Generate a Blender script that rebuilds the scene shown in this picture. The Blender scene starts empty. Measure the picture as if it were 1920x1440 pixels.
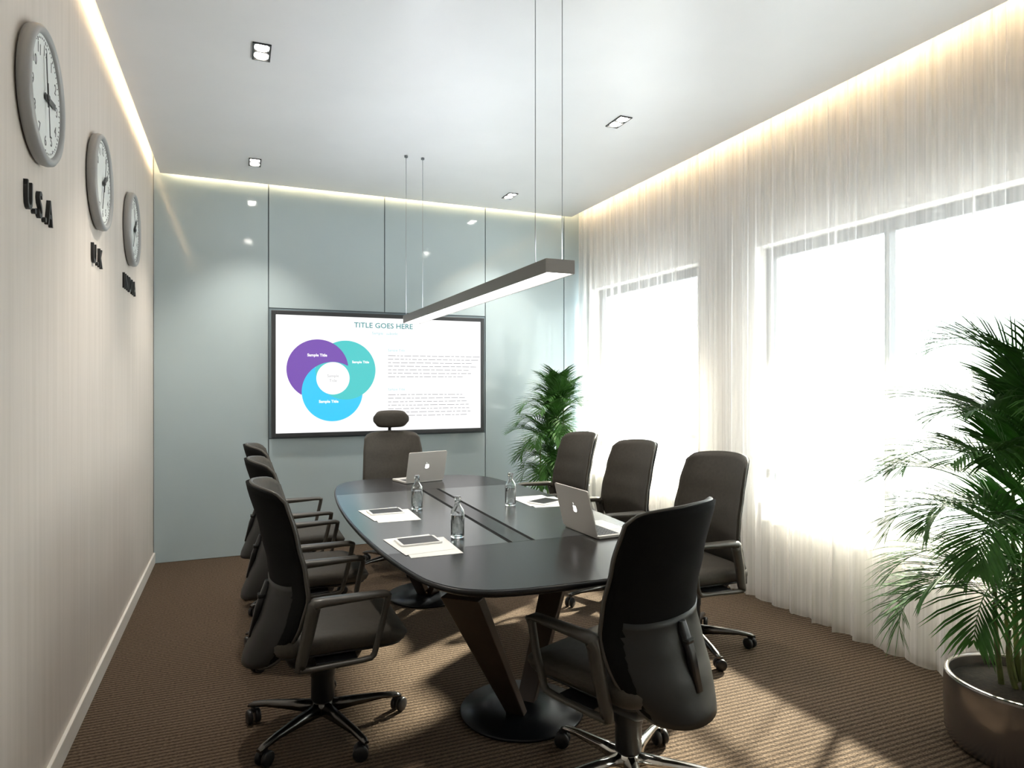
import bpy, bmesh, math, random
from mathutils import Vector, Matrix
PI = math.pi
S = bpy.context.scene
C = S.collection
rad = math.radians

# ------------------------------------------------------------------ camera
cam_d = bpy.data.cameras.new('camera')
cam_d.sensor_width = 36.0
cam_d.lens = 1238 / 1920 * 36
cam_d.shift_y = -4 / 1920
cam_d.clip_start = 0.05
cam = bpy.data.objects.new('camera', cam_d)
C.objects.link(cam)
cam.location = (0, 0, 1.4)
cam.rotation_euler = (rad(90), 0, rad(-22.5))
S.camera = cam

# ------------------------------------------------------------------ world, sun, exposure
S.view_settings.view_transform = 'Standard'
S.view_settings.look = 'None'
S.view_settings.gamma = 1
S.view_settings.use_curve_mapping = False
S.view_settings.exposure = 0.85
W = bpy.data.worlds.new('overcast_sky'); S.world = W; W.use_nodes = True
wn = W.node_tree; wn.nodes.clear()
wo = wn.nodes.new('ShaderNodeOutputWorld'); bg = wn.nodes.new('ShaderNodeBackground')
tc = wn.nodes.new('ShaderNodeTexCoord'); sp = wn.nodes.new('ShaderNodeSeparateXYZ')
rp = wn.nodes.new('ShaderNodeValToRGB')
rp.color_ramp.elements[0].position = 0.0; rp.color_ramp.elements[0].color = (0.88, 0.90, 0.93, 1)
rp.color_ramp.elements[1].position = 0.08; rp.color_ramp.elements[1].color = (0.88, 0.95, 1.0, 1)
wn.links.new(tc.outputs['Generated'], sp.inputs[0]); wn.links.new(sp.outputs['Z'], rp.inputs[0])
wn.links.new(rp.outputs[0], bg.inputs['Color']); bg.inputs['Strength'].default_value = 5.0
wn.links.new(bg.outputs[0], wo.inputs[0])

sun_d = bpy.data.lights.new('sun', 'SUN'); sun_d.energy = 40.0; sun_d.angle = rad(2.2)
sun_d.color = (1.0, 0.90, 0.74)
sun = bpy.data.objects.new('sun', sun_d); C.objects.link(sun)
sun.location = (8, 6, 5)
sun.rotation_euler = Vector((1.0, 0.57, 0.60)).to_track_quat('Z', 'Y').to_euler()

# soft daylight entering at the two windows (sampling portals of the sky, they add no light)
for py, ln in ((4.9, 1.66), (1.9, 3.2)):
    pd = bpy.data.lights.new('window_portal', 'AREA'); pd.shape = 'RECTANGLE'
    pd.size = 1.75; pd.size_y = ln; pd.cycles.is_portal = True
    po = bpy.data.objects.new('window_portal', pd); C.objects.link(po)
    po.location = (3.42, py, 1.45); po.rotation_euler = (0, rad(90), 0)

# ------------------------------------------------------------------ materials
def nt(name):
    m = bpy.data.materials.new(name); m.use_nodes = True
    return m, m.node_tree, m.node_tree.nodes['Principled BSDF']
def pm(name, col, rough=0.5, metal=0.0, spec=0.5, noise=0.0, nscale=30, bump=0.0, bscale=200, coat=0.0):
    m, t, b = nt(name)
    b.inputs['Base Color'].default_value = (*col, 1)
    b.inputs['Roughness'].default_value = rough
    b.inputs['Metallic'].default_value = metal
    b.inputs['Specular IOR Level'].default_value = spec
    b.inputs['Coat Weight'].default_value = coat
    co = t.nodes.new('ShaderNodeTexCoord')
    if noise:
        n = t.nodes.new('ShaderNodeTexNoise'); n.inputs['Scale'].default_value = nscale; n.inputs['Detail'].default_value = 4
        t.links.new(co.outputs['Object'], n.inputs['Vector'])
        r = t.nodes.new('ShaderNodeValToRGB')
        r.color_ramp.elements[0].position = .3; r.color_ramp.elements[1].position = .7
        r.color_ramp.elements[0].color = (*[c * (1 - noise) for c in col], 1)
        r.color_ramp.elements[1].color = (*[min(1, c * (1 + noise)) for c in col], 1)
        t.links.new(n.outputs['Fac'], r.inputs[0]); t.links.new(r.outputs[0], b.inputs['Base Color'])
    if bump:
        n = t.nodes.new('ShaderNodeTexNoise'); n.inputs['Scale'].default_value = bscale; n.inputs['Detail'].default_value = 3
        t.links.new(co.outputs['Object'], n.inputs['Vector'])
        u = t.nodes.new('ShaderNodeBump'); u.inputs['Strength'].default_value = bump; u.inputs['Distance'].default_value = .002
        t.links.new(n.outputs['Fac'], u.inputs['Height']); t.links.new(u.outputs[0], b.inputs['Normal'])
    return m
def em(name, col, strength, base=.8):
    m, t, b = nt(name)
    b.inputs['Base Color'].default_value = (*[c * base + (.02 if not base else 0) for c in col], 1)
    b.inputs['Emission Color'].default_value = (*col, 1); b.inputs['Emission Strength'].default_value = strength
    b.inputs['Roughness'].default_value = .4
    return m

def carpet_mat():
    m, t, b = nt('ribbed_brown_carpet')
    co = t.nodes.new('ShaderNodeTexCoord')
    w = t.nodes.new('ShaderNodeTexWave'); w.wave_type = 'BANDS'; w.bands_direction = 'Y'
    w.inputs['Scale'].default_value = 13; w.inputs['Distortion'].default_value = .5
    w.inputs['Detail'].default_value = 2; w.inputs['Detail Scale'].default_value = 12
    t.links.new(co.outputs['Object'], w.inputs['Vector'])
    mp = t.nodes.new('ShaderNodeMapping'); mp.inputs['Scale'].default_value = (90, 200, 1)
    n = t.nodes.new('ShaderNodeTexNoise'); n.inputs['Scale'].default_value = 1; n.inputs['Detail'].default_value = 2
    t.links.new(co.outputs['Object'], mp.inputs[0]); t.links.new(mp.outputs[0], n.inputs['Vector'])
    a = t.nodes.new('ShaderNodeMath'); a.operation = 'MULTIPLY'
    t.links.new(w.outputs['Fac'], a.inputs[0]); t.links.new(n.outputs['Fac'], a.inputs[1])
    a2 = t.nodes.new('ShaderNodeMath'); a2.operation = 'MULTIPLY_ADD'; a2.inputs[1].default_value = .8
    t.links.new(n.outputs['Fac'], a2.inputs[0]); t.links.new(a.outputs[0], a2.inputs[2])
    r = t.nodes.new('ShaderNodeValToRGB')
    r.color_ramp.elements[0].position = .28; r.color_ramp.elements[0].color = (.032, .022, .015, 1)
    r.color_ramp.elements[1].position = .95; r.color_ramp.elements[1].color = (.165, .118, .082, 1)
    t.links.new(a2.outputs[0], r.inputs[0]); t.links.new(r.outputs[0], b.inputs['Base Color'])
    u = t.nodes.new('ShaderNodeBump'); u.inputs['Strength'].default_value = .8; u.inputs['Distance'].default_value = .006
    t.links.new(a2.outputs[0], u.inputs['Height']); t.links.new(u.outputs[0], b.inputs['Normal'])
    b.inputs['Roughness'].default_value = .95; b.inputs['Specular IOR Level'].default_value = .1
    return m
def streak_mat(name, c0, c1, scale=(1, 14, .5), rough=.6, spec=.3):
    m, t, b = nt(name)
    co = t.nodes.new('ShaderNodeTexCoord'); mp = t.nodes.new('ShaderNodeMapping'); mp.inputs['Scale'].default_value = scale
    n = t.nodes.new('ShaderNodeTexNoise'); n.inputs['Scale'].default_value = 2.0; n.inputs['Detail'].default_value = 6
    t.links.new(co.outputs['Object'], mp.inputs[0]); t.links.new(mp.outputs[0], n.inputs['Vector'])
    r = t.nodes.new('ShaderNodeValToRGB'); r.color_ramp.elements[0].position = .3; r.color_ramp.elements[1].position = .7
    r.color_ramp.elements[0].color = (*c0, 1); r.color_ramp.elements[1].color = (*c1, 1)
    t.links.new(n.outputs['Fac'], r.inputs[0]); t.links.new(r.outputs[0], b.inputs['Base Color'])
    b.inputs['Roughness'].default_value = rough; b.inputs['Specular IOR Level'].default_value = spec
    return m
def curtain_mat():
    m = bpy.data.materials.new('sheer_curtain'); m.use_nodes = True; t = m.node_tree; t.nodes.clear()
    o = t.nodes.new('ShaderNodeOutputMaterial')
    d = t.nodes.new('ShaderNodeBsdfDiffuse'); d.inputs['Color'].default_value = (.90, .88, .86, 1)
    l = t.nodes.new('ShaderNodeBsdfTranslucent'); l.inputs['Color'].default_value = (.90, .88, .86, 1)
    x = t.nodes.new('ShaderNodeBsdfTransparent')
    m1 = t.nodes.new('ShaderNodeMixShader'); m1.inputs[0].default_value = .10
    m2 = t.nodes.new('ShaderNodeMixShader')
    # weave: threads make the cloth a little denser in fine vertical streaks
    co = t.nodes.new('ShaderNodeTexCoord'); mp = t.nodes.new('ShaderNodeMapping'); mp.inputs['Scale'].default_value = (1, 60, .15)
    n = t.nodes.new('ShaderNodeTexNoise'); n.inputs['Scale'].default_value = 1; n.inputs['Detail'].default_value = 3
    mr = t.nodes.new('ShaderNodeMapRange'); mr.inputs['From Min'].default_value = .3; mr.inputs['From Max'].default_value = .7
    mr.inputs['To Min'].default_value = .46; mr.inputs['To Max'].default_value = .70
    t.links.new(co.outputs['Object'], mp.inputs[0]); t.links.new(mp.outputs[0], n.inputs['Vector'])
    t.links.new(n.outputs['Fac'], mr.inputs['Value']); t.links.new(mr.outputs[0], m2.inputs[0])
    t.links.new(d.outputs[0], m1.inputs[1]); t.links.new(l.outputs[0], m1.inputs[2])
    t.links.new(x.outputs[0], m2.inputs[1]); t.links.new(m1.outputs[0], m2.inputs[2]); t.links.new(m2.outputs[0], o.inputs[0])
    return m
def thin_glass():
    m = bpy.data.materials.new('window_glass'); m.use_nodes = True; t = m.node_tree; t.nodes.clear()
    o = t.nodes.new('ShaderNodeOutputMaterial'); g = t.nodes.new('ShaderNodeBsdfGlossy'); g.inputs['Roughness'].default_value = .02
    x = t.nodes.new('ShaderNodeBsdfTransparent'); x.inputs[0].default_value = (.95, .98, .97, 1)
    mx = t.nodes.new('ShaderNodeMixShader'); mx.inputs[0].default_value = .06
    t.links.new(x.outputs[0], mx.inputs[1]); t.links.new(g.outputs[0], mx.inputs[2]); t.links.new(mx.outputs[0], o.inputs[0])
    return m
def glass_mat(name, col=(1, 1, 1), rough=0.0, ior=1.45):
    m, t, b = nt(name)
    b.inputs['Base Color'].default_value = (*col, 1); b.inputs['Transmission Weight'].default_value = 1
    b.inputs['Roughness'].default_value = rough; b.inputs['IOR'].default_value = ior
    return m

M = dict(
    carpet=carpet_mat(),
    wall_l=streak_mat('pale_beige_veneer', (.61, .55, .495), (.68, .615, .56)),
    white=pm('white_plaster', (.78, .76, .73), .7, spec=.2, noise=.03, nscale=3),
    ceil=pm('smooth_white_ceiling', (.79, .795, .81), .32, spec=.45, noise=.03, nscale=1.6),
    skirt=pm('cream_skirting', (.80, .76, .70), .45),
    panel=pm('back_painted_glass', (.455, .545, .575), .07, spec=.6, noise=.02, nscale=1.2),
    seam=pm('dark_seam', (.10, .13, .15), .5),
    reveal=pm('blue_grey_recess', (.20, .26, .29), .3),
    curtain=curtain_mat(), glass=thin_glass(),
    wframe=pm('grey_window_frame', (.16, .17, .18), .4, metal=.3),
    fabric=pm('taupe_chair_fabric', (.054, .046, .036), .62, spec=.35, noise=.12, nscale=60, bump=.3, bscale=500),
    fabric_rear=pm('black_chair_fabric', (.006, .006, .006), .85, spec=.12, bump=.3, bscale=600),
    plastic=pm('charcoal_plastic', (.013, .013, .0125), .45, spec=.35),
    arm=pm('grey_brown_arm_plastic', (.060, .054, .045), .38, spec=.5),
    blackp=pm('black_plastic', (.012, .012, .013), .38),
    chrome=pm('dark_polished_metal', (.13, .125, .12), .25, metal=1.0),
    bright_chrome=pm('polished_metal', (.75, .74, .72), .15, metal=1.0),
    table=streak_mat('black_stained_wood', (.012, .010, .010), (.022, .019, .018), (30, 1.2, 1), 0.24, .16),
    inset=streak_mat('charcoal_desk_inset', (.050, .053, .054), (.070, .073, .073), (40, 1.5, 1), .24, .5),
    edge=pm('black_table_edge', (.006, .006, .007), .3, spec=.35),
    legwood=streak_mat('dark_walnut_leg', (.034, .021, .014), (.056, .034, .022), (3, 3, 1), .35, .5),
    disc=pm('black_lacquer_disc', (.005, .006, .008), .28, spec=.35),
    alu=pm('brushed_aluminium', (.62, .60, .58), .35, metal=.9),
    alu_lt=pm('silver_laptop_shell', (.66, .63, .60), .42, metal=.35),
    key=pm('dark_keys', (.03, .03, .035), .5),
    paper=pm('white_paper', (.93, .92, .89), .7, spec=.2),
    tabg=pm('dark_tablet_glass', (.030, .028, .027), .35, spec=.2),
    clear=glass_mat('clear_bottle_glass', (.97, .99, .99)),
    water=glass_mat('water', (.98, 1, 1), 0, 1.33),
    clockrim=pm('satin_grey_rim', (.36, .36, .355), .4, metal=.15),
    dial=pm('pale_grey_dial', (.74, .76, .74), .5),
    ink=pm('dark_grey_ink', (.08, .08, .08), .5),
    black=pm('black_letter', (.012, .012, .012), .45),
    pend=pm('grey_pendant_housing', (.17, .165, .155), .4, metal=.3),
    pend_end=pm('light_grey_end_cap', (.36, .35, .34), .4, metal=.2),
    wire=pm('steel_wire', (.35, .36, .38), .35, metal=.6),
    diff=em('lit_diffuser', (1, .98, .95), 4),
    ceil_fill=em('cool_ceiling_fill', (.86, .93, 1), 8.5),
    led=em('warm_led', (1, .76, .46), 22),
    lamp=em('lit_lamp', (1, .95, .86), 25),
    scr=em('lit_screen_white', (1, 1, 1), .66, 0),
    sc_p=em('screen_purple', (.20, .085, .46), .56, 0), sc_t=em('screen_teal', (.08, .62, .62), .56, 0),
    sc_b=em('screen_blue', (.04, .62, .98), .56, 0), sc_g=em('screen_grey', (.30, .30, .32), .56, 0),
    sc_d=em('screen_teal_text', (.05, .32, .34), .5, 0), sc_l=em('screen_pale_teal_text', (.22, .58, .64), .56, 0),
    logo=em('lit_emblem', (1, 1, 1), .8),
    tvf=pm('dark_grey_screen_frame', (.055, .058, .062), .35, metal=.3),
    pot=pm('dark_metallic_glaze', (.22, .20, .19), .2, metal=.75, noise=.08, nscale=6),
    soil=pm('dark_soil', (.035, .024, .016), .95, noise=.4, nscale=60, bump=1, bscale=80),
    stem=pm('green_brown_stem', (.10, .12, .035), .6, noise=.3, nscale=20),
    leaf=pm('palm_leaf_green', (.050, .145, .026), .5, spec=.2, noise=.35, nscale=9),
)

# ------------------------------------------------------------------ mesh helpers
class MB:
    def __init__(s): s.v = []; s.f = []; s.sm = []
    def add(s, vs, fs, smooth=False, T=None):
        o = len(s.v)
        for v in vs:
            v = Vector(v)
            s.v.append(T @ v if T else v)
        for f in fs: s.f.append(tuple(i + o for i in f)); s.sm.append(smooth)
        return s
    def box(s, x0, x1, y0, y1, z0, z1, T=None):
        vs = [(x, y, z) for z in (z0, z1) for y in (y0, y1) for x in (x0, x1)]
        return s.add(vs, [(0, 2, 3, 1), (4, 5, 7, 6), (0, 1, 5, 4), (2, 6, 7, 3), (0, 4, 6, 2), (1, 3, 7, 5)], False, T)
    def loops(s, L, cap0=True, cap1=True, smooth=True, closed=False, T=None):
        n = len(L[0]); vs = [p for l in L for p in l]; fs = []
        m = len(L)
        for i in range(m if closed else m - 1):
            a = i * n; b = ((i + 1) % m) * n
            for j in range(n):
                k = (j + 1) % n
                fs.append((a + j, a + k, b + k, b + j))
        s.add(vs, fs, smooth, T)
        if not closed:
            if cap0: s.add(L[0], [tuple(reversed(range(n)))], False, T)
            if cap1: s.add(L[-1], [tuple(range(n))], False, T)
        return s
    def lathe(s, prof, n=32, c=(0, 0, 0), T=None, cap0=True, cap1=True):
        L = [[(c[0] + r * math.cos(2 * PI * i / n), c[1] + r * math.sin(2 * PI * i / n), c[2] + z) for i in range(n)] for r, z in prof]
        return s.loops(L, cap0, cap1, True, False, T)
    def tube(s, pts, r, n=10, closed=False, T=None):
        P = [Vector(p) for p in pts]; m = len(P); L = []
        up = Vector((0, 0, 1)); prev = None
        for i in range(m):
            a = P[(i - 1) % m] if (closed or i > 0) else P[i]
            b = P[(i + 1) % m] if (closed or i < m - 1) else P[i]
            d = (b - a).normalized()
            if prev is None:
                u = up if abs(d.z) < .95 else Vector((1, 0, 0))
                u = (u - d * u.dot(d)).normalized()
            else: u = (prev - d * prev.dot(d)).normalized()
            prev = u; w = d.cross(u); rr = r[i] if isinstance(r, (list, tuple)) else r
            L.append([P[i] + (u * math.cos(2 * PI * k / n) + w * math.sin(2 * PI * k / n)) * rr for k in range(n)])
        return s.loops(L, True, True, True, closed, T)
    def build(s, name, mat, parent=None, bevel=0, seg=2, subd=0, loc=None, fix=True):
        me = bpy.data.meshes.new(name)
        me.from_pydata([tuple(v) for v in s.v], [], s.f)
        for p, q in zip(me.polygons, s.sm): p.use_smooth = q
        if fix:
            bm = bmesh.new(); bm.from_mesh(me); bmesh.ops.remove_doubles(bm, verts=bm.verts, dist=1e-5)
            bmesh.ops.recalc_face_normals(bm, faces=bm.faces); bm.to_mesh(me); bm.free()
        me.materials.append(M[mat] if isinstance(mat, str) else mat)
        o = bpy.data.objects.new(name, me); C.objects.link(o)
        if parent: o.parent = parent
        if loc: o.location = loc
        if bevel:
            b = o.modifiers.new('bevel', 'BEVEL'); b.width = bevel; b.segments = seg; b.limit_method = 'ANGLE'; b.angle_limit = rad(40)
        if subd:
            b = o.modifiers.new('subd', 'SUBSURF'); b.levels = subd; b.render_levels = subd
        return o
def tag(o, label, cat, group=None, kind=None):
    o['label'] = label; o['category'] = cat
    if group: o['group'] = group
    if kind: o['kind'] = kind
    return o
def struct(o): o['kind'] = 'structure'; return o
def thing(name, label, cat, loc=(0, 0, 0), rz=0, group=None):
    o = bpy.data.objects.new(name, None); C.objects.link(o); o.empty_display_size = .1
    o.location = loc; o.rotation_euler = (0, 0, rz)
    return tag(o, label, cat, group)
def dup(root, loc, rz, label):
    r = root.copy(); C.objects.link(r); r.location = loc; r.rotation_euler = (0, 0, rz); r['label'] = label
    for ch in list(root.children):
        c = ch.copy(); C.objects.link(c); c.parent = r
        for g in list(ch.children):
            d = g.copy(); C.objects.link(d); d.parent = c
    return r
def lerp(a, b, t): return a + (b - a) * t
def interp(tab, x):
    if x <= tab[0][0]: return tab[0][1]
    for (a, b), (c, d) in zip(tab, tab[1:]):
        if x <= c:
            t = (x - a) / (c - a); t = t * t * (3 - 2 * t) * .5 + t * .5
            return lerp(b, d, t)
    return tab[-1][1]
def catmull(P, n=8):
    out = []; m = len(P)
    for i in range(m):
        p0, p1, p2, p3 = (Vector(P[(i + k) % m]) for k in (-1, 0, 1, 2))
        for j in range(n):
            t = j / n
            out.append(.5 * ((2 * p1) + (p2 - p0) * t + (2 * p0 - 5 * p1 + 4 * p2 - p3) * t * t + (3 * p1 - p0 - 3 * p2 + p3) * t ** 3))
    return out
def rrect(x0, x1, y0, y1, r, n=6):
    out = []
    for cx, cy, a in ((x1 - r, y1 - r, 0), (x0 + r, y1 - r, 90), (x0 + r, y0 + r, 180), (x1 - r, y0 + r, 270)):
        for i in range(n + 1):
            t = rad(a + 90 * i / n); out.append((cx + r * math.cos(t), cy + r * math.sin(t)))
    return out
def text_mesh(name, body, size, mat, parent, Mx, extrude=0.0, offset=0.0, sx=1.0, align='CENTER', spacing=1.0):
    cu = bpy.data.curves.new('t', 'FONT'); cu.body = body; cu.size = size; cu.extrude = extrude; cu.offset = offset
    cu.align_x = align; cu.space_character = spacing; cu.resolution_u = 3
    ob = bpy.data.objects.new('t', cu); C.objects.link(ob)
    dg = bpy.context.evaluated_depsgraph_get(); dg.update()
    me = bpy.data.meshes.new_from_object(ob.evaluated_get(dg)); me.name = name
    bpy.data.objects.remove(ob); bpy.data.curves.remove(cu)
    me.transform(Matrix.Diagonal((sx, 1, 1, 1))); me.transform(Mx)
    me.materials.clear(); me.materials.append(M[mat])
    o = bpy.data.objects.new(name, me); C.objects.link(o)
    if parent: o.parent = parent
    return o

# ------------------------------------------------------------------ room
XL, XR, YB, YF, ZC = -.606, 3.20, 5.75, -1.3, 3.0
struct(MB().box(XL - .15, XR + .22, YF - .15, YB + .15, -.1, 0).build('floor', 'carpet'))
struct(MB().box(XL - .15, XL, YF - .15, YB + .15, 0, 3.3).build('wall_left', 'wall_l'))
struct(MB().box(XL, XR, YF - .15, YF, 0, 3.3).build('wall_front', 'white'))
# window wall with two openings
W1 = (4.07, 5.70); W2 = (0.35, 3.47); ZS, ZH = .60, 2.30; TW = .22
b = MB()
b.box(XR, XR + TW, YF - .15, YB + .15, 0, ZS); b.box(XR, XR + TW, YF - .15, YB + .15, ZH, 3.3)
b.box(XR, XR + TW, W1[1], YB + .15, ZS, ZH); b.box(XR, XR + TW, W2[1], W1[0], ZS, ZH); b.box(XR, XR + TW, YF - .15, W2[0], ZS, ZH)
struct(b.build('wall_right', 'white', fix=False))
# back wall: backing plus back-painted glass panels with open joints
wb = struct(MB().box(XL, XR, YB + .012, YB + .15, 0, 3.3).build('wall_back', 'seam'))
g = .004
XA, XM, XC = .227, 1.178, 2.114
for (x0, x1, z0, z1) in ((XL, XA, 0, 3.2), (XA, XM, 2.006, 3.2), (XM, XC, 2.006, 3.2), (XA, XC, 0, .935), (XC, 2.93, 0, 3.2), (2.93, XR, 0, 3.2)):
    MB().box(x0 + g, x1 - g, YB, YB + .010, z0 + .003, z1 - g).build('glass_panel', 'panel', wb)
MB().box(XA + g, XC - g, YB + .002, YB + .011, .938, 2.002).build('screen_recess', 'reveal', wb)
# ceiling: dropped slab with a cove gap round the edge, and the slab above
CX0, CX1, CY1, CYS = -.555, 2.985, 5.70, .93
b = MB()
b.box(CX0, CX1, CYS, CY1, ZC, ZC + .03)
b.box(CX0, CX1, YF, CYS - .07, ZC, ZC + .03)
b.box(XL - .15, XR + .22, YF - .15, YB + .15, 3.22, 3.35)
struct(b.build('ceiling', 'ceil', fix=False))
struct(MB().box(XL, XL + .014, YF, YB, 0, .085).build('baseboard_left', 'skirt', bevel=.003))
# slab added outside over the windows to block the higher sun
struct(MB().box(XR + TW, XR + TW + 1.30, -2, 8.2, 2.48, 2.66).build('added_sun_slab_1', 'white'))

# windows
def window(name, y0, y1, mulls):
    b = MB(); xf0, xf1 = XR + .10, XR + .15; w = .045
    b.box(xf0, xf1, y0, y0 + w, ZS, ZH); b.box(xf0, xf1, y1 - w, y1, ZS, ZH)
    b.box(xf0, xf1, y0 + w, y1 - w, ZS, ZS + w); b.box(xf0, xf1, y0 + w, y1 - w, ZH - .075, ZH)
    for m in mulls: b.box(xf0, xf1, m - .015, m + .015, ZS + w, ZH - .075)
    b.box(xf0 + .003, xf1 - .003, y0 + w, y1 - w, .955, .985)
    o = struct(b.build(name, 'wframe', fix=False))
    p = MB().box(XR + .122, XR + .128, y0 + .02, y1 - .02, ZS + .02, ZH - .02).build('pane', 'glass', o)
    return o
window('window_1', W1[0], W1[1], [])
window('window_2', W2[0], W2[1], [2.57, 1.43])

# sheer curtain hung in the cove slot in front of the windows
def curtain():
    rnd = random.Random(4)
    y0, y1 = -.6, 5.715; n = 1100; ph = [0.0]; amp = []
    wl = .14; target = .14
    for i in range(n):
        if i % 22 == 0: target = rnd.uniform(.10, .19)
        wl = lerp(wl, target, .12); ph.append(ph[-1] + (y1 - y0) / n * 2 * PI / wl); 
    a = .026; at = .026
    for i in range(n + 1):
        if i % 30 == 0: at = rnd.uniform(.016, .034)
        a = lerp(a, at, .08); amp.append(a)
    zs = [.012, .3, .6, 1.0, 1.5, 2.0, 2.5, 3.0, 3.14]
    vs = []
    for z in zs:
        k = lerp(1.0, .62, z / 3.1)
        for i in range(n + 1):
            y = y0 + (y1 - y0) * i / n
            p = ph[i]
            h = z / 3.1
            x = 3.080 + k * amp[i] * ((1 - .45 * h) * math.sin(p + .5 * math.sin(y * 3.1 + z * .5)) + .35 * math.sin(1.73 * p + y * 4 + z * .5) + (.10 + .45 * h) * math.sin(2.61 * p + 1.3 * math.sin(2.2 * y)))
            yy = y + .012 * math.sin(p * 2) * k
            vs.append((x, yy, z))
    fs = []
    for r in range(len(zs) - 1):
        for i in range(n):
            q = r * (n + 1) + i; fs.append((q, q + 1, q + n + 2, q + n + 1))
    o = MB().add(vs, fs, True).build('sheer_curtain', 'curtain', fix=False)
    tag(o, 'long off-white sheer curtain hanging in folds across both windows', 'curtain')
    MB().box(3.06, 3.10, y0, y1, 3.14, 3.16).build('curtain_track', 'white', o)
curtain()

# warm LED strips lying in the cove, one per side
def led(name_label, box):
    o = MB().box(*box).build('led_strip', 'led')
    tag(o, name_label, 'strip light', 'cove strip lights')
led('warm strip light in the ceiling cove along the clock wall', (CX0 + .005, CX0 + .016, CYS, CY1 - .06, ZC + .032, ZC + .046))
led('warm strip light in the ceiling cove above the blue-grey glass wall', (CX0 + .05, CX1 - .05, CY1 - .016, CY1 - .005, ZC + .032, ZC + .046))
led('warm strip light in the ceiling cove above the sheer curtain', (CX1 - .016, CX1 - .005, CYS, CY1 - .06, ZC + .032, ZC + .046))
led('warm strip light in the ceiling slot behind the viewer', (CX0 + .05, CX1 - .05, CYS + .005, CYS + .016, ZC + .032, ZC + .046))

# ------------------------------------------------------------------ screen on the back wall
def screen():
    t = thing('wall_screen', 'large wall screen in dark frame showing white slide with three coloured circles', 'screen', (1.165, YB - .002, .938))
    X0, X1, Z0, Z1 = .247, 2.088, .945, 1.985
    ox, oz = 1.165, .938
    def L(x0, x1, y0, y1, z0, z1): return (x0 - ox, x1 - ox, y0, y1, z0 - oz, z1 - oz)
    w = .034
    b = MB(); b.box(*L(X0, X0 + w, -.045, 0, Z0, Z1)); b.box(*L(X1 - w, X1, -.045, 0, Z0, Z1))
    b.box(*L(X0 + w, X1 - w, -.045, 0, Z0, Z0 + w)); b.box(*L(X0 + w, X1 - w, -.045, 0, Z1 - w, Z1))
    b.build('screen_frame', 'tvf', t, bevel=.004, fix=False)
    MB().box(*L(X0 + w, X1 - w, -.034, -.002, Z0 + w, Z1 - w)).build('display', 'scr', t)
    yk = [-.0345]
    def poly(name, pts, mat):
        yk[0] -= .0002
        MB().add([(x - ox, yk[0], z - oz) for x, z in pts], [tuple(range(len(pts)))]).build(name, mat, t, fix=False)
    r = .250
    cP, cT, cB, cW = (.613, 1.505), (.842, 1.500), (.733, 1.318), (.736, 1.43)
    def circ(c, rr, n=120): return [(c[0] + rr * math.cos(2 * PI * i / n), c[1] + rr * math.sin(2 * PI * i / n)) for i in range(n)]
    def minus(a, b_):
        A = circ(a, r, 240); ins = [math.dist(p, b_) < r for p in A]; n = len(A)
        s = next(i for i in range(n) if ins[i - 1] and not ins[i])
        arc = [];i = s
        while not ins[i % n]: arc.append(A[i % n]); i += 1
        e, f = arc[-1], arc[0]
        a0 = math.atan2(e[1] - b_[1], e[0] - b_[0]); a1 = math.atan2(f[1] - b_[1], f[0] - b_[0])
        while a1 > a0: a1 -= 2 * PI   # travel clockwise along b inside a
        k = 60
        for j in range(1, k):
            th = lerp(a0, a1, j / k); arc.append((b_[0] + r * math.cos(th), b_[1] + r * math.sin(th)))
        return arc
    poly('teal_circle', circ(cT, r), 'sc_t')
    poly('blue_circle', minus(cB, cT), 'sc_b')
    poly('purple_circle', minus(cP, cB), 'sc_p')
    poly('white_circle', circ(cW, .136), 'scr')
    def txt(s, x, z, size, mat, align='CENTER', off=0, sx=1):
        yk[0] -= .0001
        Mx = Matrix.Translation((x - ox, yk[0], z - oz)) @ Matrix.Rotation(rad(90), 4, 'X')
        text_mesh('slide_text', s, size, mat, t, Mx, 0, off, sx, align)
    txt('TITLE GOES HERE', 1.165, 1.865, .062, 'sc_d', off=.0008, sx=1.05)
    txt('Sample', 1.11, 1.808, .034, 'sc_l'); txt('subtitle', 1.235, 1.808, .034, 'sc_l')
    txt('Sample Title', .607, 1.613, .032, 'scr', off=.001)
    txt('Sample Title', .965, 1.56, .029, 'scr', off=.0008)
    txt('Sample Title', .70, 1.225, .032, 'scr', off=.001)
    txt('Sample', .736, 1.44, .034, 'sc_g'); txt('Title', .736, 1.40, .034, 'sc_g')
    txt('Sample Title', 1.20, 1.665, .030, 'sc_l', 'LEFT'); txt('Sample Title', 1.20, 1.325, .030, 'sc_l', 'LEFT')
    rnd = random.Random(2); yk[0] -= .0002
    for z0, rows in ((1.625, 7), (1.285, 7)):
        b = MB()
        for k in range(rows):
            x = 1.20; z = z0 - k * .0305; end = 1.20 + .74 + rnd.uniform(-.08, .06)
            while x < end:
                wd = rnd.uniform(.018, .07)
                b.add([(x - ox, yk[0], z - oz), (x + wd - ox, yk[0], z - oz), (x + wd - ox, yk[0], z + .0055 - oz), (x - ox, yk[0], z + .0055 - oz)], [(0, 1, 2, 3)])
                x += wd + .011
        b.build('paragraph_lines', 'sc_g', t, fix=False)
screen()

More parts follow.
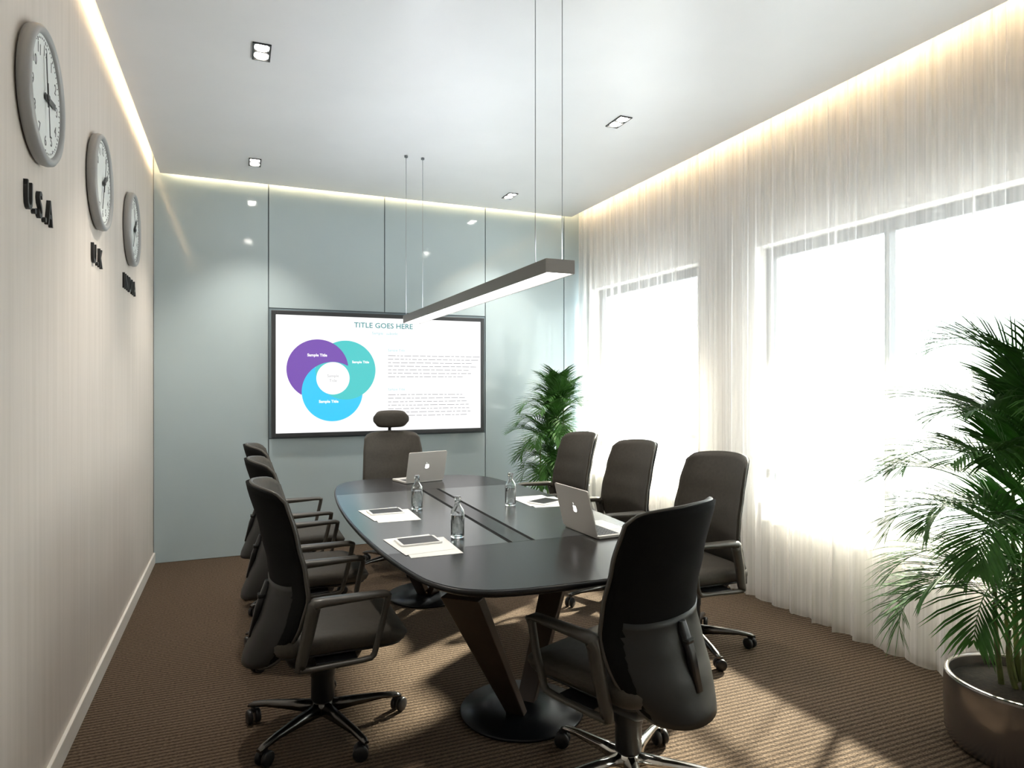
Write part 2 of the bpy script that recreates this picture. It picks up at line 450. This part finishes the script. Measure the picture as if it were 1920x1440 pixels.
# ------------------------------------------------------------------ clocks and lettering on the left wall
def clock(yc, zc, label, hour, minute, sec):
    t = thing('wall_clock', label, 'clock', (XL, yc, zc), 0, 'wall clocks on the beige wall')
    R = Matrix(((0, 0, 1, 0), (1, 0, 0, 0), (0, 1, 0, 0), (0, 0, 0, 1)))   # local x->world y, y->world z, z->world x
    MB().lathe([(.195, 0), (.212, .006), (.217, .022), (.215, .036), (.206, .043), (.194, .042), (.189, .034), (.188, .026)], 64, T=R, cap1=False).build('rim', 'clockrim', t)
    MB().lathe([(.190, .002), (.190, .030)], 64, T=R).build('dial', 'dial', t)
    for k in range(12):
        a = rad(90 - 30 * (k + 1)); Mx = R @ Matrix.Translation((.142 * math.cos(a), .142 * math.sin(a) - .013, .0305))
        text_mesh('numeral', str(k + 1), .048, 'ink', t, Mx, .0003)
    b = MB()
    for k in range(60):
        a = rad(6 * k); l = .011 if k % 5 == 0 else .006
        T = R @ Matrix.Rotation(a, 4, 'Z'); b.box(.179 - l, .179, -.0012, .0012, .030, .0312, T=T)
    b.build('minute_ticks', 'ink', t, fix=False)
    def hand(name, ang, l, w, z, tail=.03):
        T = R @ Matrix.Rotation(rad(90 - ang), 4, 'Z'); MB().box(-tail, l, -w / 2, w / 2, z, z + .002, T=T).build(name, 'ink', t)
    hand('hour_hand', hour, .105, .020, .034, .02); hand('minute_hand', minute, .135, .007, .0365, .03); hand('second_hand', sec, .125, .0025, .0385, .045)
    MB().lathe([(.010, .031), (.010, .041), (.006, .043)], 20, T=R).build('hand_hub', 'ink', t)
clock(2.545, 2.318, 'round grey wall clock above the letters U.S.A, the nearest and largest-looking', 87, -8, 172)
clock(3.52, 2.312, 'round grey wall clock above the letters U.K, between the other two', 62, 200, 15)
clock(4.50, 2.305, 'round grey wall clock above the word INDIA, nearest the glass wall', 50, 215, 330)
def wall_word(s, y0, y1, label):
    t = thing('wall_lettering', label, 'lettering', (XL, (y0 + y1) / 2, 1.935), 0, 'country names below the clocks')
    R = Matrix(((0, 0, 1, 0), (1, 0, 0, 0), (0, 1, 0, 0), (0, 0, 0, 1)))
    units = [(.35 if c == '.' else .42 if c == 'I' else 1.0) for c in s]
    tot = sum(units); x = 0; wd = y1 - y0
    for c, u in zip(s, units):
        cx = y0 + wd * (x + u / 2) / tot; x += u
        Mx = R @ Matrix.Translation((cx - (y0 + y1) / 2, 0, .006))
        text_mesh('letter', c, .122, 'black', t, Mx, .006, .0015, .68 * wd / tot / .082 if c not in 'I.' else 1.0)
wall_word('U.S.A', 2.41, 2.74, 'black raised letters U.S.A on the beige wall')
wall_word('U.K', 3.40, 3.65, 'black raised letters U.K on the beige wall')
wall_word('INDIA', 4.27, 4.74, 'black raised word INDIA on the beige wall')

# ------------------------------------------------------------------ pendant lamp
def pendant():
    x0, x1, y0, y1, z0, z1 = 1.093, 1.217, 2.30, 4.68, 1.822, 1.876
    xc, yc = (x0 + x1) / 2, (y0 + y1) / 2
    t = thing('linear_pendant_lamp', 'long grey linear pendant lamp with white glowing underside over the table', 'pendant lamp', (xc, yc, z0))
    hx, hy, h = (x1 - x0) / 2, (y1 - y0) / 2, z1 - z0
    b = MB()
    b.box(-hx, -hx + .006, -hy, hy, 0, h); b.box(hx - .006, hx, -hy, hy, 0, h); b.box(-hx + .006, hx - .006, -hy, hy, h - .008, h)
    b.build('housing', 'pend', t, fix=False)
    for s in (-1, 1): MB().box(-hx, hx, s * (hy + .003) - .003, s * (hy + .003) + .003, 0, h).build('end_cap', 'pend_end', t, bevel=.001)
    MB().box(-hx + .006, hx - .006, -hy + .001, hy - .001, .004, .010).build('diffuser', 'diff', t)
    MB().box(-hx + .012, hx - .012, -hy + .05, hy - .05, h + .0005, h + .004).build('added_ceiling_fill_strip', 'ceil_fill', t)  # unseen glowing strip, added on top of the housing to brighten the ceiling
    for yy in (2.40 - yc, 4.60 - yc):
        for s in (-1, 1):
            w = MB().tube([(s * .060, yy, h), (s * .060, yy, ZC - z0)], .0018, 6).build('suspension_wire', 'wire', t)
            MB().lathe([(.012, 0), (.012, .012), (.004, .014)], 16, c=(s * .060, yy, ZC - z0 - .014)).build('ceiling_mount', 'wframe', w)
pendant()

# ------------------------------------------------------------------ recessed twin downlights
def downlight(x, y, label):
    t = thing('twin_downlight', label, 'ceiling light', (x, y, ZC), 0, 'twin downlights in the ceiling')
    b = MB(); w = .008
    hx, hy = .042, .088
    b.box(-hx, -hx + w, -hy, hy, -.006, 0); b.box(hx - w, hx, -hy, hy, -.006, 0)
    b.box(-hx + w, hx - w, -hy, -hy + w, -.006, 0); b.box(-hx + w, hx - w, hy - w, hy, -.006, 0); b.box(-hx + w, hx - w, -w / 2, w / 2, -.005, 0)
    b.build('frame', 'blackp', t, fix=False)
    MB().box(-hx + w, hx - w, -hy + w, hy - w, -.0015, 0).build('backing', 'bright_chrome', t)
    for s in (-1, 1):
        MB().lathe([(.031, -.005), (.033, -.0045), (.030, -.002)], 24, c=(0, s * .042, 0), cap0=True).build('lamp', 'lamp', t)
    sd = bpy.data.lights.new('spot', 'SPOT'); sd.energy = 55; sd.color = (1, .93, .82); sd.spot_size = rad(95); sd.spot_blend = .8; sd.shadow_soft_size = .03
    so = bpy.data.objects.new('spot', sd); C.objects.link(so); so.location = (0, 0, -.02); so.parent = t
downlight(.103, 3.42, 'lit square twin downlight in the ceiling beside the nearest clock')
downlight(.11, 5.16, 'lit square twin downlight in the ceiling left of the wall screen')
downlight(2.16, 3.50, 'lit square twin downlight near the curtain, right of the pendant wires')
downlight(2.155, 5.25, 'lit square twin downlight in the ceiling near the far curtain corner')

# ------------------------------------------------------------------ conference table
def table():
    cx, cy = 1.075, 3.17
    t = thing('conference_table', 'long black boat-shaped conference table with rounded corners and two disc feet', 'table', (cx, cy, 0))
    Q = [(0, 1.285), (.28, 1.268), (.41, 1.215), (.487, 1.12), (.53, .98), (.568, .70), (.592, .35), (.600, 0)]
    P = Q + [(x, -y) for x, y in reversed(Q[:-1])]
    P = P + [(-x, y) for x, y in reversed(P[1:-1])]
    O = [(p.x, p.y) for p in catmull([(x, y, 0) for x, y in P], 6)]
    def ring(o, ins, z):
        out = []; n = len(o)
        for i in range(n):
            a, b_ = Vector(o[i - 1]), Vector(o[(i + 1) % n]); d = (b_ - a).normalized(); nn = Vector((-d.y, d.x))
            c = Vector(o[i]); nn = nn if nn.dot(c) < 0 else -nn
            out.append((*(c + nn * ins), z))
        return out
    MB().loops([ring(O, .06, .712), ring(O, .028, .720), ring(O, .002, .734), ring(O, 0, .742), ring(O, .004, .7475), ring(O, .010, .749)], smooth=True).build('tabletop', 'edge', t)
    # thin top veneer: two end pieces, two desk insets, middle channel lid
    def clip(poly, axis, val, keep_less):
        out = []
        for i in range(len(poly)):
            a, b_ = poly[i - 1], poly[i]
            ia = (a[axis] < val) == keep_less; ib = (b_[axis] < val) == keep_less
            if ia != ib:
                k = (val - a[axis]) / (b_[axis] - a[axis]); out.append((lerp(a[0], b_[0], k), lerp(a[1], b_[1], k)))
            if ib: out.append(b_)
        return out
    I = [(v[0], v[1]) for v in ring(O, .010, 0)]
    ya, yb = 2.472 - cy, 3.885 - cy; gx = .004
    def plate(poly, name, mat, z1=.7505):
        MB().loops([[(x, y, .7488) for x, y in poly], [(x, y, z1) for x, y in poly]], smooth=False).build(name, mat, t)
    plate(clip(I, 1, ya - .0015, True), 'end_section', 'table'); plate(clip(I, 1, yb + .0015, False), 'end_section', 'table')
    mid = clip(clip(I, 1, ya + .0015, False), 1, yb - .0015, True)
    MB().box(1.004 - cx, 1.132 - cx, ya + .002, yb - .002, .7485, .7492).build('cable_slot', 'fabric_rear', t)
    plate(clip(mid, 0, 1.008 - cx, True), 'desk_inset', 'inset'); plate(clip(mid, 0, 1.128 - cx, False), 'desk_inset', 'inset')
    plate([(1.027 - cx, ya + .002), (1.109 - cx, ya + .002), (1.109 - cx, yb - .002), (1.027 - cx, yb - .002)], 'cable_channel_lid', 'table')
    # under-frame
    MB().box(-.36, .36, -1.06, 1.0, .672, .712).build('under_frame', 'arm', t, bevel=.004)
    # pedestals: disc foot and two slanted slab legs in a V
    for (dx, dy), tops in (((1.115 - cx, 2.585 - cy), ((.70 - cx, 2.13 - cy), (1.53 - cx, 2.96 - cy))), ((1.15 - cx, 4.22 - cy), ((.80 - cx, 3.95 - cy), (1.36 - cx, 3.85 - cy)))):
        MB().lathe([(.256, 0), (.262, .006), (.258, .014), (.10, .022), (.02, .024)], 56, c=(dx, dy, 0)).build('disc_foot', 'disc', t)
        for (tx, ty) in tops:
            bx, by = lerp(dx, tx, .10), lerp(dy, ty, .10)
            d = Vector((tx - bx, ty - by, 0)).normalized(); sdir = Vector((-d.y, d.x, 0))
            L = []
            for k in range(2):
                c = Vector((bx, by, .020)) if k == 0 else Vector((tx, ty, .672)); wd = .040 if k == 0 else .070; th = .022 if k == 0 else .030
                L.append([c + sdir * wd + d * th, c - sdir * wd + d * th, c - sdir * wd - d * th, c + sdir * wd - d * th])
            MB().loops(L, smooth=False).build('leg', 'legwood', t, bevel=.004)
table()

# ------------------------------------------------------------------ office chairs (local: front is +X, origin under the gas lift)
XE = [(.33, -.165), (.42, -.135), (.52, -.098), (.61, -.075), (.70, -.085), (.82, -.112), (1.02, -.165)]
WT = [(0, .205), (.10, .245), (.25, .265), (.45, .262), (.8, .250), (1, .236)]
KW = [1.0, .10]
def bs(s, t, off=0.0):
    zt = 1.012 - .022 * s * s - .030 * abs(s) ** 16; zb = .322 + .02 * s * s + .075 * abs(s) ** 7
    z = lerp(zb, zt, t); y = s * interp(WT, t) * KW[0]
    wrap = KW[1]
    x = interp(XE, z) - wrap * (1 - abs(s) ** 2.2)
    sl = -.30 * s * .0
    return Vector((x + off, y, z))
def grid_closed(mb, fa, fb, ns, ntt):
    """two sheets fa (front) and fb (rear) joined round the rim"""
    A = [[fa(-1 + 2 * i / ns, j / ntt) for i in range(ns + 1)] for j in range(ntt + 1)]
    B = [[fb(-1 + 2 * i / ns, j / ntt) for i in range(ns + 1)] for j in range(ntt + 1)]
    n = ns + 1; vs = [p for r in A for p in r] + [p for r in B for p in r]; o = n * (ntt + 1); fs = []
    for j in range(ntt):
        for i in range(ns):
            a = j * n + i; fs.append((a, a + 1, a + n + 1, a + n)); fs.append((o + a, o + a + n, o + a + n + 1, o + a + 1))
    for i in range(ns): fs.append((i, o + i, o + i + 1, i + 1)); a = ntt * n + i; fs.append((a, a + 1, o + a + 1, o + a))
    for j in range(ntt): a = j * n; fs.append((a, a + n, o + a + n, o + a)); a = j * n + ns; fs.append((a, o + a, o + a + n, a + n))
    mb.add(vs, fs, True)
def make_chair(name, label, head=False, bright=False, star=4):
    KW[:] = [.90, .06] if head else [1.0, .10]
    t = thing(name, label, 'chair', (0, 0, 0), 0, None if head else 'office chairs round the table')
    def puff(s, u): return .030 * (1 - abs(s) ** 4) * (1 - abs(2 * u - 1) ** 6)
    b = MB(); grid_closed(b, lambda s, u: bs(s, u, .004) + Vector((puff(s, u) * .6, 0, 0)), lambda s, u: bs(s, u, -.008), 30, 26); b.build('backrest', 'fabric', t)
    b = MB(); grid_closed(b, lambda s, u: bs(s, u, -.0085), lambda s, u: bs(s, u, -.020) - Vector((.006 * (1 - s ** 4), 0, 0)), 30, 26); b.build('back_cover', 'fabric_rear', t)
    rim = [bs(-1 + 2 * i / 20, 0, -.007) for i in range(20)] + [bs(1, i / 24, -.007) for i in range(24)] + [bs(1 - 2 * i / 20, 1, -.007) for i in range(20)] + [bs(-1, 1 - i / 24, -.007) for i in range(24)]
    MB().tube(rim, .0065, 8, True).build('back_edge_trim', 'arm', t)
    # lower rear shell
    def sh(s, u, o):
        tt = u * .46; p = bs(s * .87, tt, 0); bul = .010 + .012 * (1 - u) * (1 - s * s)
        return Vector((p.x - .021 - bul * (1 - s ** 6) * .9 - (o if o > 0 else o * (1 + 2.2 * s ** 6)), p.y * 1.0, p.z))
    b = MB(); grid_closed(b, lambda s, u: sh(s, u, -.008), lambda s, u: sh(s, u, 0), 30, 14); shell = b.build('back_shell', 'plastic', t)
    q = sh(0, .35, 0).x; q2 = sh(0, .95, 0).x
    zz = sh(0, .95, 0).z; zl = sh(0, .35, 0).z
    MB().loops([[(q + dx, y, zl - .02) for dx, y in rrect(-.012, .012, -.017, .017, .008)], [(lerp(q, q2, .5) - .004 + dx, y, (zl + zz) / 2) for dx, y in rrect(-.013, .012, -.018, .018, .008)], [(q2 + dx, y, zz) for dx, y in rrect(-.012, .012, -.016, .016, .008)]]).build('lumbar_adjuster', 'blackp', shell)
    MB().loops([[(lerp(q, q2, .66) - .003 + dx, y, lerp(zl, zz, .66) + dz) for dx, y in rrect(-.016, .012, -.020, .020, .008)] for dz in (0, .014)]).build('adjuster_ring', 'plastic', shell)
    # seat
    def seat_ring(ins, z, dz=0):
        out = []
        for x, y in rrect(-.20 + ins, .305 - ins, -.240 + ins, .240 - ins, max(.012, .065 - ins * .25), 7):
            k = max(0, (x - .12) / .17); out.append((x, y * (1 - .05 * k), z - dz * k * k - (.010 * (1 - (y / .24) ** 2)) * (1 if dz else 0)))
        return out
    SR = [seat_ring(.03, .385), seat_ring(.008, .392), seat_ring(0, .410), seat_ring(0, .432, .012), seat_ring(.008, .450, .02), seat_ring(.03, .462, .025), seat_ring(.07, .467, .025), seat_ring(.13, .468, .02), seat_ring(.2, .468, .01)]
    MB().loops(SR).build('seat', 'fabric', t)
    MB().loops([seat_ring(.05, .365), seat_ring(.02, .378), seat_ring(.02, .386)]).build('seat_pan', 'blackp', t)
    b = MB(); b.loops([[(x, y, .272) for x, y in rrect(-.09, .09, -.075, .075, .02)], [(x, y, .31) for x, y in rrect(-.14, .13, -.12, .12, .03)], [(x, y, .368) for x, y in rrect(-.16, .15, -.15, .15, .03)]])
    b.loops([[(-.10, y, z) for y, z in rrect(-.035, .035, .315, .365, .01)], [(-.20, y, z) for y, z in rrect(-.035, .035, .33, .375, .01)], [(-.262, y, z) for y, z in rrect(-.03, .03, .36, .42, .01)]])
    mech = b.build('tilt_mechanism', 'blackp', t)
    MB().tube([(.03, -.08, .325), (.03, -.20, .322)], [.006, .007], 8).build('lever', 'blackp', mech)
    MB().lathe([(.040, .115), (.046, .125), (.046, .215), (.050, .222), (.050, .30), (.046, .305)], 28).build('lift_cover', 'blackp', t)
    MB().lathe([(.027, .095), (.027, .20), (.022, .205), (.016, .206), (.016, .29)], 24).build('gas_lift', 'chrome', t)
    # arm loops
    for s in (-1, 1):
        base = [(-.130, .355, .024), (-.085, .595, .030), (-.06, .612, .020), (.195, .612, .012), (.222, .600, .013), (.168, .372, .011), (.145, .352, .010), (-.105, .343, .011)]
        n = len(base); path = []
        for i in range(n):
            a = base[i]; b_ = base[(i + 1) % n]
            for k in (0.12, .5, .88): path.append(tuple(lerp(a[q_], b_[q_], k) for q_ in range(3)))
        cxm = sum(p[0] for p in path) / len(path); czm = sum(p[1] for p in path) / len(path)
        L = []; m = len(path)
        for i, (x, z, th) in enumerate(path):
            a = Vector((path[i - 1][0], path[i - 1][1])); c = Vector((path[(i + 1) % m][0], path[(i + 1) % m][1])); d = (c - a).normalized(); nn = Vector((-d.y, d.x))
            if nn.dot(Vector((x - cxm, z - czm))) < 0: nn = -nn
            hw = .026 if z > .59 else (.016 if z > .40 else .014); yy = s * (.272 if z > .40 else .262)
            o_ = Vector((x, z)) + nn * 0.0; i_ = Vector((x, z)) - nn * th * 1.6
            ch = hw * .35
            L.append([(o_.x, yy - hw + ch, o_.y), (o_.x, yy + hw - ch, o_.y), (lerp(o_.x, i_.x, .3), yy + hw, lerp(o_.y, i_.y, .3)), (lerp(o_.x, i_.x, .7), yy + hw, lerp(o_.y, i_.y, .7)),
                      (i_.x, yy + hw - ch, i_.y), (i_.x, yy - hw + ch, i_.y), (lerp(o_.x, i_.x, .7), yy - hw, lerp(o_.y, i_.y, .7)), (lerp(o_.x, i_.x, .3), yy - hw, lerp(o_.y, i_.y, .3))])
        arm = MB().loops(L, closed=True).build('armrest', 'arm', t)
        MB().box(-.05, .10, s * .20 - .05, s * .20 + .06, .348, .366).build('arm_bracket', 'blackp', arm, bevel=.003)
    # five-star base with casters
    cm = 'bright_chrome' if bright else 'chrome'
    b = MB(); b.lathe([(.034, .062), (.042, .075), (.042, .105), (.032, .118), (.028, .120)], 24)
    for k in range(5):
        T = Matrix.Rotation(rad(72 * k + star), 4, 'Z')
        L = []
        for r_, w, z0, z1 in ((.03, .024, .068, .112), (.12, .019, .072, .106), (.24, .015, .074, .094), (.305, .014, .066, .082), (.325, .010, .062, .072)):
            L.append([(r_, -w, z0), (r_, w, z0), (r_, w, lerp(z0, z1, .6)), (r_, w * .45, z1), (r_, -w * .45, z1), (r_, -w, lerp(z0, z1, .6))])
        b.loops(L, T=T)
    base = b.build('star_base', cm, t)
    for k in range(5):
        T = Matrix.Rotation(rad(72 * k + star), 4, 'Z') @ Matrix.Translation((.308, 0, 0)) @ Matrix.Rotation(rad(35 + 50 * k), 4, 'Z') @ Matrix.Translation((.012, 0, .029)) @ Matrix.Rotation(rad(90), 4, 'X')
        b = MB()
        for q_ in (-1, 1): b.lathe([(.008, -.010), (.024, -.010), (.0285, -.006), (.0285, .006), (.024, .010), (.008, .010)], 20, c=(0, 0, q_ * .0155), T=T)
        b.box(-.018, .012, .018, .036, -.005, .005, T=T)
        b.build('caster', 'blackp', base)
    if head:
        def hr(s, u, o):
            a = (u - .5) * 2; wv = .140 * (1 - .10 * abs(a) ** 3)
            return Vector((-.205 - .020 * (1 - s * s) + o * (1 - abs(s) ** 4 * .6) * (1 - abs(a) ** 4 * .8), s * wv, 1.108 + a * .068 * (1 - .10 * s * s - .42 * abs(s) ** 9)))
        b = MB(); grid_closed(b, lambda s, u: hr(s, u, .030), lambda s, u: hr(s, u, -.022), 16, 10)
        h = b.build('headrest', 'fabric', t)
        MB().tube([(-.262, 0, .96), (-.262, 0, 1.03), (-.240, 0, 1.09)], .013, 10).build('headrest_post', 'blackp', h)
    return t
c0 = make_chair('office_chair', 'brown office chair on the left of the table, nearest the viewer')
c0.location = (.315, 2.76, 0)
dup(c0, (.315, 3.60, 0), rad(0), 'brown office chair on the left of the table, the middle of three')
dup(c0, (.315, 4.42, 0), rad(0), 'brown office chair on the left of the table, nearest the glass wall')
dup(c0, (2.225, 2.88, 0), rad(180), 'brown office chair on the curtain side, nearest of its row of three')
dup(c0, (2.225, 3.69, 0), rad(180), 'brown office chair on the curtain side, the middle of its row')
dup(c0, (2.225, 4.45, 0), rad(180), 'brown office chair on the curtain side, in front of the far palm')
cf = make_chair('office_chair', 'office chair seen from behind with black back, at the near end of the table', bright=True, star=-4)
cf.location = (1.255, 1.97, 0); cf.rotation_euler = (0, 0, rad(112))
ch = make_chair('head_chair', 'brown office chair with headrest at the far head of the table', True)
ch.location = (1.110, 4.96, 0); ch.rotation_euler = (0, 0, rad(-90))

# ------------------------------------------------------------------ things on the table
ZT = .7507
def laptop(loc, rz, label):
    t = thing('laptop', label, 'laptop', loc, rz, 'silver laptops on the table')
    w, d = .138, .200
    base = MB().loops([[(x, y, z) for x, y in rrect(-w + i, w - i, .004 + i, d - i, .012)] for z, i in ((0, .004), (.003, 0), (.011, 0), (.0125, .001))], smooth=False).build('base', 'alu_lt', t)
    b = MB()
    for r in range(6):
        for c in range(13):
            x = -.122 + c * .0188; y = .022 + r * .0165; b.box(x, x + .0165, y, y + .0135, .0125, .0135)
    b.build('keyboard', 'key', base, fix=False)
    MB().box(-.045, .045, .130, .188, .0126, .0129).build('trackpad', 'alu', base)
    A = Matrix.Translation((0, .004, .013)) @ Matrix.Rotation(rad(14), 4, 'X')   # lid stands and leans back
    lid = MB().loops([[tuple(A @ Vector((x, y, z))) for x, z in rrect(-w, w, 0, .195, .010)] for y in (-.0055, 0)], smooth=False).build('lid', 'alu_lt', t)
    MB().box(-w + .008, w - .008, 0, .0012, .014, .187, T=A).build('display', 'tabg', lid)
    # bitten fruit emblem with a leaf
    P = []
    for i in range(72):
        th = 2 * PI * i / 72; x, z = math.sin(th), math.cos(th)
        r = .0165 * (1 - .22 * max(0, math.cos(th)) ** 14 - .12 * max(0, -math.cos(th)) ** 18 + .05 * abs(math.sin(2 * th)))
        px, pz = x * r * .95, z * r
        dx, dz = px - .0195, pz - .002
        dd = math.hypot(dx, dz)
        if dd < .0085: px, pz = .0195 + dx / dd * .0085, .002 + dz / dd * .0085
        P.append((-px, -.0058, .098 + pz))
    L = [(-.001 - .0 , -.0058, .1165), (-.004, -.0058, .1178), (-.0065, -.0058, .1215), (-.0068, -.0058, .1255), (-.0035, -.0058, .1240), (-.0012, -.0058, .1205)]
    MB().add(P, [tuple(range(72))], T=A).add(L, [tuple(range(6))], T=A).build('emblem', 'logo', lid, fix=False)
laptop((1.115, 4.16, ZT), rad(14), 'open silver laptop at the far end, lid back towards the viewer')
laptop((1.355, 2.51, ZT), rad(-87), 'open silver laptop near the right edge of the table with visible keyboard')
def bottle(x, y, label):
    t = thing('water_bottle', label, 'bottle', (x, y, ZT), 0, 'clear water bottles on the table')
    prof = [(.024, 0), (.028, .003), (.0285, .01), (.0285, .105), (.026, .117), (.018, .128), (.0125, .138), (.0115, .150), (.0125, .1505), (.0125, .155)]
    inner = [(.0095, .155), (.0095, .138), (.0155, .127), (.0235, .115), (.026, .103), (.026, .012), (.022, .008)]
    MB().lathe(prof + inner, 36).build('glass_body', 'clear', t)
    MB().lathe([(.0218, .0082), (.0258, .0122), (.0258, .095)], 36).build('water', 'water', t)
    MB().lathe([(.0135, .152), (.0138, .154), (.0138, .170), (.012, .173)], 28).build('cap', 'clear', t)
bottle(.841, 3.296, 'clear water bottle standing by the far left papers')
bottle(.845, 2.633, 'clear water bottle nearest the viewer, left of the table channel')
bottle(1.32, 3.208, 'clear water bottle on the right half, beside the papers with dark tablet')
def papers(cx, cy, rz, where, tab, tr):
    for k, (dx, dy, a) in enumerate(((.018, -.035, rad(-3)), (-.010, .02, rad(4)))):
        b = MB(); n = 6
        c, s = math.cos(rz + a), math.sin(rz + a)
        b.box(-.100, .100, -.140, .140, 0, .0009)
        o = b.build('paper_sheet', 'paper', loc=(cx + dx, cy + dy, ZT + k * .0011))
        o.rotation_euler = (0, 0, rz + a)
        tag(o, ('lower' if k == 0 else 'upper') + ' white sheet of paper ' + where, 'paper', 'white sheets on the table')
    t = thing('tablet', 'dark-screened white tablet lying on the papers ' + where, 'tablet', (cx + tab[0], cy + tab[1], ZT + .0023), rz + tr, 'tablets on the papers')
    MB().loops([[(x, y, z) for x, y in rrect(-.085, .085, -.062, .062, .010)] for z in (0, .007)], smooth=False).build('case', 'paper', t, bevel=.0015)
    MB().box(-.074, .074, -.054, .054, .0069, .0075).build('display', 'tabg', t)
papers(.680, 3.215, rad(2), 'at the far left of the table', (-.005, .055), 0)
papers(.672, 2.560, rad(2), 'at the near left of the table', (-.0, .055), 0)
papers(1.515, 3.265, rad(-4), 'at the right side of the table', (.01, -.045), rad(30))

# ------------------------------------------------------------------ palms
def palm(loc, label, seed, spread, az0, n=56, corner=False):
    rnd = random.Random(seed)
    t = thing('potted_palm', label, 'plant', loc, 0, 'potted palms by the curtain')
    R_, H = .262, .268
    MB().lathe([(R_ - .03, 0), (R_ - .012, .008), (R_, .04), (R_ + .004, H * .6), (R_ + .002, H - .012), (R_, H), (R_ - .016, H), (R_ - .018, H - .01), (R_ - .022, H - .05)], 64, cap1=False).build('pot', 'pot', t)
    MB().lathe([(R_ - .021, H - .075), (R_ - .021, H - .045), (.10, H - .035), (.01, H - .030)], 40).build('soil', 'soil', t)
    crowns = []
    hs = [1.20, 1.02, .56, .80, .46, .92, .66, .40, 1.10]
    for k in range(9):
        a = rad(40 * k + rnd.uniform(-12, 12)); r0 = rnd.uniform(.02, .08); h = hs[k]; r1 = r0 + rnd.uniform(.0, .05)
        p0 = Vector((r0 * math.cos(a), r0 * math.sin(a), H - .05)); p1 = Vector((r1 * math.cos(a), r1 * math.sin(a), h))
        pts = [p0.lerp(p1, u) + Vector((.02 * math.sin(u * 3) * math.cos(a), .02 * math.sin(u * 3) * math.sin(a), 0)) for u in [i / 6 for i in range(7)]]
        MB().tube(pts, [.011 - .005 * i / 6 for i in range(7)], 7).build('stem', 'stem', t); crowns.append((pts[-1], a))
    for k in range(n):
        u_ = k / (n - 1)                                  # from the lowest fronds to the top ones
        h = lerp(.50, 1.28, u_ ** .9)
        cr = min(crowns, key=lambda c: abs(c[0].z - h) + rnd.uniform(0, .12))[0]
        az = az0 + k * 2.39996 + rnd.uniform(-.25, .25)
        elev = rad(lerp(26, 62, u_) + rnd.uniform(-14, 14)) if k < n - 6 else rad(rnd.uniform(66, 82))
        Lr = rnd.uniform(.36, .54) * spread * lerp(1.0, .92, u_)
        if math.cos(az) > 0: Lr *= 1 - .55 * math.cos(az); elev = min(rad(82), elev + rad(22) * math.cos(az))
        if corner and math.sin(az) > 0: Lr *= 1 - .35 * math.sin(az); elev = min(rad(82), elev + rad(15) * math.sin(az))
        P = []; p = Vector((cr.x * .6, cr.y * .6, h)); seg = 14; e = elev; azz = az
        dro = rnd.uniform(5.5, 9.0) * lerp(1.28, .95, u_)
        for i in range(seg + 1):
            P.append(p.copy()); d = Vector((math.cos(e) * math.cos(azz), math.cos(e) * math.sin(azz), math.sin(e)))
            p = p + d * Lr / seg; e -= rad(dro * (.5 + i / seg))
        lf = MB(); lf.tube(P, [.0042 - .0032 * i / seg for i in range(seg + 1)], 5)
        npair = 27
        for j in range(npair):
            u = .14 + .86 * j / (npair - 1); fi = u * seg; i0 = min(seg - 1, int(fi)); q = P[i0].lerp(P[i0 + 1], fi - i0)
            d = (P[i0 + 1] - P[i0]).normalized(); side = d.cross(Vector((0, 0, 1))).normalized(); up = side.cross(d)
            ll = spread * .225 * (math.sin(PI * min(1, (u * .84 + .16))) ** .6 + .14) * rnd.uniform(.86, 1.1)
            for s in (-1, 1):
                fw = lerp(.75, 1.9, u); dr = (side * s + d * fw + up * .30).normalized()
                wd = .0046 * spread; pts = []; cur = q.copy(); dd = dr.copy()
                for m_ in range(4):
                    pts.append(cur.copy()); cur = cur + dd * ll / 3; dd = (dd + Vector((0, 0, -.12 - .12 * m_))).normalized()
                wv = dr.cross(up).normalized()
                ws = [.35, 1.0, .8, .05]; vs = []
                for pp, w_ in zip(pts, ws): vs += [pp - wv * wd * w_, pp + up * -.0015 * w_, pp + wv * wd * w_]
                fs = []
                for m_ in range(3): o = m_ * 3; fs += [(o, o + 1, o + 4, o + 3), (o + 1, o + 2, o + 5, o + 4)]
                lf.add(vs, fs, True)
        # foliage stops at the cloth and at the glass wall
        lim = 2.995 - loc[0]; liy = 5.72 - loc[1]
        lf.v = [Vector((v.x if v.x < lim - .06 else lim - .06 + .05 * math.tanh((v.x - lim + .06) / .12), v.y if v.y < liy - .06 else liy - .06 + .05 * math.tanh((v.y - liy + .06) / .12), max(v.z, .012))) for v in lf.v]
        lf.build('frond', 'leaf', t, fix=False)
palm((2.765, 1.57, 0), 'large green palm in dark metallic pot at the right, in front of the curtain', 5, 1.14, 2.6)
palm((2.55, 5.22, 0), 'green palm in the far corner between the glass wall and the curtain', 11, .88, 1.0, 60, True)
